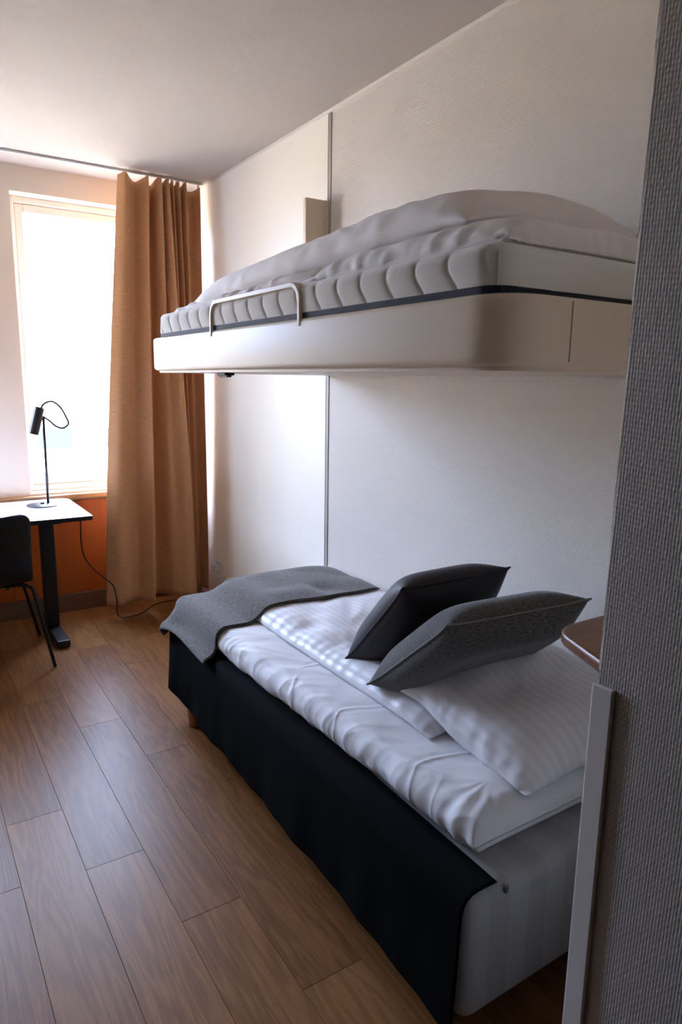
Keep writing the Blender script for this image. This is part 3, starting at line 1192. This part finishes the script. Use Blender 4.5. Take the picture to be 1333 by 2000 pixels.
def topper():
    ny, ns = 620, 90
    ys = np.linspace(TY0, TY1, ny)
    G = np.zeros((ns, ny, 3))
    r = 0.047
    # profile from the wall side over the top, round the left edge and under
    prof = []
    for q in range(50):
        t = (q / 49) ** 0.6
        prof.append((-0.012 + (TX0 + r + 0.012) * t, TZ1))
    for q in range(1, 40):
        a = math.pi * q / 39
        prof.append((TX0 + r - r * 1.0 * math.sin(a), TZ0 + r + 0.0075 + (r + 0.0075) * math.cos(a)))
    prof.append((-0.012, TZ0))
    prof = np.array(prof)
    G[..., 0] = prof[:, None, 0]
    G[..., 2] = prof[:, None, 1]
    G[..., 1] = ys[None]
    # head and foot ends: shrink the profile towards its middle plane (rounded end)
    d = np.minimum(ys - TY0, TY1 - ys)
    e = np.clip(1 - d / 0.055, 0, 1)
    k_ = np.sqrt(np.clip(1 - e * e, 0, 1))
    zm = (TZ0 + TZ1) / 2 - 0.01
    G[..., 2] = zm + (G[..., 2] - zm) * np.maximum(k_, 0.02)[None]
    # the edge wanders in towards the head as in the picture
    push = 0.028 * np.clip((-2.3 - ys) / 1.3, 0, 1)
    wgt = np.clip((-0.55 - G[..., 0]) / 0.2, 0, 1)
    G[..., 0] += push[None] * wgt
    # soft undulation and fine creases
    U = smooth_noise(ns, ny, 12, 44, 0.0030, RNG) + smooth_noise(ns, ny, 6, 16, 0.0008, RNG)
    X, Y = G[..., 0].copy(), G[..., 1].copy()
    lines = [[(-0.83, -2.25), (-0.72, -2.12), (-0.50, -2.00)], [(-0.80, -2.29), (-0.76, -2.15), (-0.52, -2.10)],
             [(-0.80, -2.80), (-0.735, -2.72), (-0.66, -2.664), (-0.48, -2.73)], [(-0.79, -2.77), (-0.70, -2.70), (-0.62, -2.62), (-0.5, -2.62)],
             [(-0.80, -3.03), (-0.73, -2.99), (-0.635, -3.03), (-0.5, -3.09)],
             [(-0.81, -3.41), (-0.755, -3.35), (-0.69, -3.33), (-0.583, -3.354), (-0.45, -3.40)],
             [(-0.78, -3.44), (-0.70, -3.40), (-0.66, -3.30)]]
    for Ln, hgt in zip(lines, (0.0013, 0.0010, 0.0014, 0.0009, 0.0013, 0.0015, 0.0010)):
        C_ = crom(Ln, 6)
        best = np.full(X.shape, 9.0)
        for a, b in zip(C_[:-1], C_[1:]):
            ab = b - a
            t = np.clip(((X - a[0]) * ab[0] + (Y - a[1]) * ab[1]) / (ab @ ab), 0, 1)
            best = np.minimum(best, np.hypot(X - a[0] - t * ab[0], Y - a[1] - t * ab[1]))
        U += hgt * np.exp(-(best / 0.0035) ** 2) - hgt * 0.5 * np.exp(-((best - 0.014) / 0.009) ** 2)
    # shallow wrinkles running in from the tucked long edge, and a few long slanting ones
    rg = np.random.default_rng(77)
    for wl_, am_, rc_ in ((0.085, 0.0017, 0.10), (0.042, 0.0008, 0.06)):
        wv = warped(ys, rg, wl_)
        idx = np.clip((np.arange(ny)[None] + (X - TX0) * 0.7 / (ys[1] - ys[0])).round().astype(int), 0, ny - 1)
        U += am_ * wv[idx] * np.exp(-np.clip(X - TX0, 0, 1) / rc_)
    for q in range(4):
        a = rg.uniform(0.5, 1.1)
        t = X * math.cos(a) + Y * math.sin(a) + smooth_noise(ns, ny, 14, 60, 0.015, rg)
        mk = np.clip(smooth_noise(ns, ny, 16, 60, 1.0, rg), 0, 1.4)
        U += 0.0016 * mk * (1 - 2 * np.abs(np.sin(t * math.pi / rg.uniform(0.06, 0.11))) ** 0.7)
    # pleats fanning round the near left corner
    ang = np.arctan2(Y - (TY0 + 0.10), X - (TX0 + 0.16))
    rad = np.hypot(Y - (TY0 + 0.10), X - (TX0 + 0.16))
    corner = np.exp(-((X - (TX0 + 0.03)) / 0.10) ** 2 - ((Y - TY0) / 0.10) ** 2)
    U += corner * 0.0045 * np.sin(ang * 13.0 + rad * 14)
    N = _normals(G[None])[0]
    if N[20, ny // 2, 2] < 0:
        N = -N
    fade = np.clip((0.05 - e * 0.05) / 0.02, 0.15, 1)[None]
    G += N * (U * fade)[..., None]
    G[..., 2] = np.maximum(G[..., 2], TZ0 - 0.0005)
    G[..., 0] = np.minimum(G[..., 0], -0.008)
    return G


Gt = topper()
tp = grid_obj('mattress_topper', Gt, 'sheet_white', None, origin=(-0.42, -2.67, TZ0))
tag(tp, 'white sheet covered mattress topper on the lower bed base', 'mattress topper')

# duvet on the lower bed, folded lengthwise along the wall
n_, m_ = 48, 104
x0, x1, y0, y1 = -0.605, -0.015, -3.22, -1.745
G = np.stack([flat_grid(x0, x1, y0, y1, n_, m_, 0.61), flat_grid(x0, x1, y0, y1, n_, m_, 0.575)])
G[0, ..., 2] += smooth_noise(n_, m_, 6, 6, 0.010, RNG)
G[1, ..., 2] += smooth_noise(n_, m_, 6, 6, 0.004, RNG)
Lu, Lv = (x1 - x0) * 1.055 / (n_ - 1), (y1 - y0) * 1.055 / (m_ - 1)
colb = [rbox((TX0, TY0, 0.2), (0.4, TY1, TZ1 + 0.002), 0.04), wall_x(-0.010)]
Gl = simulate(G, Lu, Lv, 130, colb, pressure=0.0011, grav=0.0006, bag=True, kb=0.04, fric=0.5, gather=0.93, maxthick=0.066 + smooth_noise(n_, m_, 8, 8, 0.007, RNG))
Gl0 = Gl
Gl = pucker(Gl, Lu, Lv, 0.006, 0.06, 0.06, 23, 'ln', 0.002)
ld = bag_mesh('folded_duvet', Gl, 'damask', Lu, Lv, None, (-0.3, -2.5, TZ1))
tag(ld, 'white striped duvet folded lengthwise on the lower bed beside the wall', 'duvet')

# pillow at the head
n_, m_ = 52, 46
x0, x1, y0, y1 = -0.575, -0.03, -3.555, -3.06
Hp = blur(raster(Gl[0], -0.9, 0.0, -3.7, -1.65, 90, 205, TZ1), 2)
G = np.stack([flat_grid(x0, x1, y0, y1, n_, m_, 0.73), flat_grid(x0, x1, y0, y1, n_, m_, 0.69)])
G[0, ..., 2] += smooth_noise(n_, m_, 5, 5, 0.008, RNG)
Lu, Lv = (x1 - x0) * 1.07 / (n_ - 1), (y1 - y0) * 1.07 / (m_ - 1)
Gp = simulate(G, Lu, Lv, 150, [zfield(Hp + 0.003, -0.9, 0.0, -3.7, -1.65), wall_x(-0.012)], pressure=0.0018, grav=0.0008, bag=True, kb=0.04, fric=0.4, gather=0.92, maxthick=0.135)
Gp = pucker(Gp, Lu, Lv, 0.007, 0.05, 0.06, 24, 'lnrf', 0.0028)
pil = bag_mesh('pillow', Gp, 'damask', Lu, Lv, None, (-0.3, -3.3, TZ1))
tag(pil, 'plump white pillow at the head of the lower bed', 'pillow')


# cushions leaning on the pillow
def cushion(name, c00, eu, ev, size, material, label, press, ext, seed, thick=1.0, seam=None):
    """c00 lower left corner, eu along the bottom edge, ev up the lean; square cushion inflated, then placed"""
    rng = np.random.default_rng(seed)
    n_ = 44
    s = size
    g = flat_grid(0, s, 0, s, n_, n_, 0)
    G = np.stack([g.copy(), g.copy()])
    G[0, ..., 2] += 0.02
    G[1, ..., 2] -= 0.02
    G[0, ..., 2] += smooth_noise(n_, n_, 6, 6, 0.004, rng)
    G[1, ..., 2] += smooth_noise(n_, n_, 6, 6, 0.004, rng)
    L = s * ext / (n_ - 1)
    G = simulate(G, L, L, 140, (), pressure=press * 0.5, grav=0.0, bag=True, kb=0.05, gather=0.97, maxthick=0.15)
    # bring the four corners back to the square
    mn = np.array([G[0, 0, 0], G[0, -1, 0], G[0, 0, -1], G[0, -1, -1]])
    cx0, cx1 = mn[[0, 2], 0].mean(), mn[[1, 3], 0].mean()
    cy0, cy1 = mn[[0, 1], 1].mean(), mn[[2, 3], 1].mean()
    G[..., 0] = (G[..., 0] - cx0) / (cx1 - cx0) * s
    G[..., 1] = (G[..., 1] - cy0) / (cy1 - cy0) * s
    G[..., 2] *= thick
    eu, ev = np.array(eu, float), np.array(ev, float)
    ew = np.cross(eu, ev)
    W = np.array(c00) + G[..., :1] * eu + G[..., 1:2] * ev + G[..., 2:] * ew
    o = bag_mesh(name, W, material, L, L, None, (float(W[..., 0].mean()), float(W[..., 1].mean()), float(W[..., 2].min())))
    tag(o, label, 'cushion')
    # piped seam around the border
    b = np.concatenate([W[0, :, 0], W[0, -1, 1:], W[0, -2::-1, -1], W[0, 0, -2::-1]])
    sm = tube('seam', [tuple(p) for p in b], 0.0028, seam or material, o, 6, False)
    return o


t_ = math.radians(47.7)
cushion('dark_cushion', (-0.585, -2.782, 0.606), (1, 0, 0), (0, -math.cos(t_), math.sin(t_)), 0.432, 'satin_black',
        'black satin cushion leaning behind the grey cushion on the lower bed', 0.0036, 1.06, 3, 1.0)
t_ = math.radians(39.5)
ph = math.radians(-4.9)
cushion('grey_cushion', (-0.634, -2.978, 0.606), (math.cos(ph), math.sin(ph), 0), (math.sin(ph) * math.cos(t_), -math.cos(ph) * math.cos(t_), math.sin(t_)), 0.490, 'cushion_grey',
        'charcoal grey woven cushion leaning on the white pillow', 0.0036, 1.05, 5, 0.95, 'piping_grey')

# throw across the foot end
Hd = raster(Gl0[0], -0.9, 0.0, -3.7, -1.65, 90, 205, 0.0)
Hd = np.where(Hd > 0.5, blur(Hd, 3), 0.0)
n_, m_ = 96, 60
x0, x1, y0, y1 = -0.892, -0.03, -2.215, -1.650
G = flat_grid(x0, x1, y0, y1, n_, m_, 0.70)[None].copy()
G[0, ..., 2] += smooth_noise(n_, m_, 14, 14, 0.006, RNG)
# slightly askew: the wall end lies further from the foot
G[0, ..., 1] -= 0.07 * (G[0, ..., 0] - x0) / (x1 - x0)
Lu, Lv = (x1 - x0) / (n_ - 1), (y1 - y0) / (m_ - 1)
colt = [rbox((-0.852, LY0, 0.36), (0.4, LY1 + 0.010, LZ1 + 0.006), 0.03), rbox((TX0 - 0.006, TY0, 0.3), (0.4, TY1 + 0.006, TZ1 + 0.006), 0.045),
        zfield(Hd + 0.007, -0.9, 0.0, -3.7, -1.65), wall_x(-0.012)]
Gth = simulate(G, Lu, Lv, 190, colt, grav=0.0008, kb=0.6, kb4=0.35, fric=0.6, sweeps=6)
uu, vv = np.meshgrid(np.arange(n_) * Lu, np.arange(m_) * Lv, indexing='ij')
tw = empty('throw_blanket', (-0.45, -1.95, 0.5))
tag(tw, 'grey woven throw blanket laid across the foot of the lower bed', 'throw blanket')
o = grid_obj('cloth', Gth[0], 'throw_grey', tw, np.stack([uu, vv], -1), solid=0.005, origin=(-0.45, -1.95, 0.5))
hem = Gth[0][:, 1] + np.array([0, 0, 0.003])
tube('hem', [tuple(p) for p in hem[::2]], 0.003, 'throw_grey', tw, 6, False)


# valance: black cloth lying on the base edge and hanging down the long side and the foot
def valance():
    pts = []           # (x, y) path of the hanging line, outward normal
    for y in np.linspace(LY0 + 0.012, LY1 - 0.02, 210):
        pts.append((LX0 - 0.006, y, -1, 0))
    for a in np.linspace(0, math.pi / 2, 10)[1:]:
        pts.append((LX0 + 0.02 - 0.026 * math.cos(a), LY1 - 0.02 + 0.026 * math.sin(a), -math.cos(a), math.sin(a)))
    for x in np.linspace(LX0 + 0.03, -0.03, 70):
        pts.append((x, LY1 + 0.006, 0, 1))
    A = np.array(pts)
    A[:, 0] += (0.042 * (A[:, 1] - LY0) / (LY1 - LY0) - 0.010) * np.clip((-0.3 - A[:, 0]) / 0.5, 0, 1)
    s = np.concatenate([[0], np.cumsum(np.hypot(np.diff(A[:, 0]), np.diff(A[:, 1])))])
    # profile: on top of the base -> round the edge -> down
    prof = [(-0.100, LZ1 + 0.003), (-0.07, LZ1 + 0.004), (-0.045, LZ1 + 0.004), (-0.028, LZ1 + 0.002), (-0.014, LZ1 - 0.006), (-0.005, LZ1 - 0.018), (0, LZ1 - 0.035)]
    nd_ = 26
    zb = 0.118
    G = np.zeros((len(A), len(prof) + nd_, 3))
    drift = 0.004 * np.sin(s * 2 * math.pi / 0.61) + 0.003 * np.sin(s * 2 * math.pi / 0.37 + 1.2) + 0.002 * np.sin(s * 2 * math.pi / 0.17 + 0.4)
    bot = np.interp(s, [0, .38, .8, 1.0, 1.25, 1.5, 1.66, 1.8, 1.93, 2.2, 2.7], [.118, .124, .130, .122, .130, .120, .126, .130, .134, .13, .12])
    cornerlift = 0.0
    for j, (o_, z) in enumerate(prof):
        G[:, j, 0] = A[:, 0] + A[:, 2] * o_
        G[:, j, 1] = A[:, 1] + A[:, 3] * o_
        G[:, j, 2] = z
    for j in range(nd_):
        t = (j + 1) / nd_
        o_ = (drift + 0.010) * t ** 1.2
        G[:, len(prof) + j, 0] = A[:, 0] + A[:, 2] * o_
        G[:, len(prof) + j, 1] = A[:, 1] + A[:, 3] * o_
        G[:, len(prof) + j, 2] = (LZ1 - 0.035) * (1 - t) + (bot + cornerlift) * t
    return G


vl = grid_obj('valance', valance(), 'skirt_black', lb, solid=0.002, origin=(-0.84, -2.67, 0.12))
vl['label'] = 'black cloth valance hanging down the side'

# ================================================================== DESK, CHAIR, LAMP
dk = empty('desk', (-1.5, -0.39, 0.0))
tag(dk, 'white topped desk with black edge and black column legs by the window', 'desk')
DX0, DX1, DY0, DY1, DZ = -1.99, -0.890, -0.722, -0.062, 0.755
outl = rounded_poly([(DX0, DY0, 0), (DX1, DY0, 0), (DX1, DY1, 0), (DX0, DY1, 0)], [0.02, 0.015, 0.07, 0.07], 8)
bm = bmesh.new()
add_prism(bm, outl, DZ - 0.024, DZ - 0.0012)
from_bm('edge_band', bm, 'black_plastic', dk, origin=(-1.5, -0.39, DZ - 0.024))
inn = rounded_poly([(DX0 + .003, DY0 + .003, 0), (DX1 - .003, DY0 + .003, 0), (DX1 - .003, DY1 - .003, 0), (DX0 + .003, DY1 - .003, 0)], [0.02, 0.015, 0.07, 0.07], 8)
bm = bmesh.new()
add_prism(bm, inn, DZ - 0.0012, DZ)
from_bm('tabletop', bm, 'desk_white', dk, origin=(-1.5, -0.39, DZ - 0.0012))
for cx in (-1.075, -1.90):
    col_ = box('column', (cx - 0.036, -0.400, 0.05), (cx + 0.036, -0.320, DZ - 0.05), 'black_metal', dk, 0.006, 2)
    box('foot', (cx - 0.035, -0.665, 0.006), (cx + 0.040, -0.090, 0.048), 'black_metal', dk, 0.008, 2)
    box('top_bracket', (cx - 0.04, -0.62, DZ - 0.05), (cx + 0.04, -0.12, DZ - 0.025), 'black_metal', dk, 0.003, 1)
    for y in (-0.64, -0.115):
        lathe('foot_pad', [(0.014, 0), (0.014, 0.0065)], (cx, y, 0.0), 'black_plastic', dk, 14)
box('crossbar', (-1.90, -0.375, DZ - 0.046), (-1.075, -0.345, DZ - 0.026), 'black_metal', dk)

ch = empty('chair', (-1.455, -0.66, 0.0))
tag(ch, 'black shell chair with slim metal legs pushed up to the desk', 'chair')


def shell(kind):
    """side profile swept over the width: the back runs down and curls into the seat"""
    nw = 26
    cx = -1.455
    if kind == 'back':
        pr = [(-1.000, 0.838), (-0.990, 0.80), (-0.972, 0.73), (-0.955, 0.66), (-0.940, 0.59), (-0.928, 0.53), (-0.912, 0.492), (-0.885, 0.474)]
    else:
        pr = [(-0.885, 0.474), (-0.84, 0.464), (-0.76, 0.459), (-0.66, 0.460), (-0.56, 0.464), (-0.49, 0.466), (-0.455, 0.457), (-0.445, 0.446)]
    P = crom(pr, 5)
    L = np.concatenate([[0], np.cumsum(np.hypot(*np.diff(P, axis=0).T))])
    G = np.zeros((nw, len(P), 3))
    for j, (y, z) in enumerate(P):
        d = L[j] if kind == 'back' else L[-1] - L[j]
        r = 0.045 if kind == 'back' else 0.06
        hw = 0.213 - (r - math.sqrt(max(r * r - max(r - d, 0) ** 2, 0)))
        up = np.clip((z - 0.50) / 0.12, 0, 1)
        for i in range(nw):
            u = 2 * i / (nw - 1) - 1
            G[i, j] = (cx + hw * u, y + 0.040 * u * u * up, z + 0.012 * u * u * (1 - up))
    return G


grid_obj('backrest', shell('back'), 'black_plastic', ch, solid=0.011, origin=(-1.455, -0.9, 0.474))
grid_obj('seat', shell('seat'), 'black_plastic', ch, solid=0.011, origin=(-1.455, -0.66, 0.46))
for sx in (-1, 1):
    cx = -1.455
    tube('back_support', [(cx + sx * 0.10, -0.70, 0.452), (cx + sx * 0.10, -0.80, 0.448), (cx + sx * 0.10, -0.86, 0.450), (cx + sx * 0.10, -0.885, 0.458)], 0.010, 'black_metal', ch, 10)
    tube('leg', [(cx + sx * 0.05, -0.80, 0.448), (cx + sx * 0.16, -0.83, 0.450), (cx + sx * 0.205, -0.845, 0.438), (cx + sx * 0.225, -0.855, 0.39), (cx + sx * 0.291, -0.900, 0.004)], 0.0095, 'black_metal', ch, 10)
    tube('leg', [(cx + sx * 0.05, -0.55, 0.448), (cx + sx * 0.16, -0.54, 0.450), (cx + sx * 0.195, -0.53, 0.435), (cx + sx * 0.212, -0.52, 0.39), (cx + sx * 0.300, -0.385, 0.004)], 0.0095, 'black_metal', ch, 10)

lp = empty('desk_lamp', (-1.06, -0.27, DZ))
tag(lp, 'black desk lamp with tilted tube shade and round base on the desk', 'desk lamp')
lathe('base', [(0.086, 0), (0.088, 0.002), (0.088, 0.006), (0.085, 0.0085), (0.012, 0.011), (0.010, 0.02)], (-1.072, -0.275, DZ), 'lamp_black', lp, 48)
bs = tube('pole', [(-1.037, -0.255, DZ + 0.006), (-1.031, -0.255, 1.262)], 0.0078, 'lamp_black', lp, 12, False)
lathe('knob', [(0.006, 0), (0.010, 0.002), (0.010, 0.016), (0.006, 0.018)], (-1.030, -0.255, 1.258), 'lamp_black', lp, 16)
top = Vector((-1.047, -0.255, 1.325))
bot = Vector((-1.091, -0.262, 1.172))
axd = (top - bot)
Ls = axd.length
lathe('shade', [(0.024, 0.004), (0.024, 0.0), (0.0275, 0.0), (0.0275, Ls - 0.004), (0.024, Ls), (0.004, Ls)], tuple(bot), 'lamp_black', lp, 32, tuple(axd))
lathe('bulb_lens', [(0.020, 0.010), (0.023, 0.006), (0.0235, 0.003)], tuple(bot), 'lamp_inner', lp, 24, tuple(axd))
tube('arm', [(-1.063, -0.255, 1.262), (-1.030, -0.255, 1.268)], 0.005, 'lamp_black', lp, 8, False)
tube('cable', [(-1.040, -0.252, 1.318), (-1.022, -0.25, 1.345), (-0.978, -0.25, 1.358), (-0.935, -0.25, 1.325), (-0.905, -0.25, 1.265), (-0.895, -0.25, 1.228), (-0.925, -0.25, 1.204), (-0.965, -0.25, 1.215), (-1.000, -0.25, 1.248), (-1.028, -0.252, 1.268)], 0.0062, 'cable_grey', lp, 8)

cd = tube('power_cord', [(-0.930, -0.60, 0.728), (-0.925, -0.56, 0.66), (-0.915, -0.50, 0.56), (-0.890, -0.45, 0.46), (-0.835, -0.42, 0.37), (-0.76, -0.40, 0.29), (-0.72, -0.40, 0.24), (-0.70, -0.385, 0.14), (-0.695, -0.36, 0.05), (-0.66, -0.33, 0.008), (-0.60, -0.33, 0.0045), (-0.52, -0.30, 0.0045), (-0.43, -0.20, 0.0045), (-0.36, -0.16, 0.0045), (-0.25, -0.15, 0.0045)], 0.0038, 'cord_black', None, 8)
tag(cd, 'black power cord hanging from the desk and trailing over the floor', 'cord')

# wall socket low on the right wall, behind the curtain
so = empty('wall_socket', (-0.01, -0.36, 0.25))
tag(so, 'small white wall socket low beside the curtain', 'socket')
box('cover', (-0.018, -0.400, 0.215), (-0.0062, -0.318, 0.297), 'socket_white', so, 0.003, 2)
box('plug', (-0.052, -0.382, 0.232), (-0.018, -0.340, 0.274), 'socket_white', so, 0.005, 2)

# wooden shelf fixed to the wall behind the head of the bed
sh = rounded_poly([(-0.775, PY + 0.021, 0), (-0.300, PY + 0.021, 0), (-0.300, -3.688, 0), (-0.690, -3.688, 0)], [0, 0, 0.04, 0.055], 10)
bm = bmesh.new()
add_prism(bm, sh, 1.000, 1.026)
bmesh.ops.recalc_face_normals(bm, faces=bm.faces)
se = from_bm('wall_shelf', bm, 'shelf_wood', origin=(-0.54, -3.8, 1.0))
b_ = se.modifiers.new('b', 'BEVEL')
b_.width = 0.008
b_.segments = 4
tag(se, 'brown wooden shelf with rounded corner above the head of the lower bed', 'shelf')
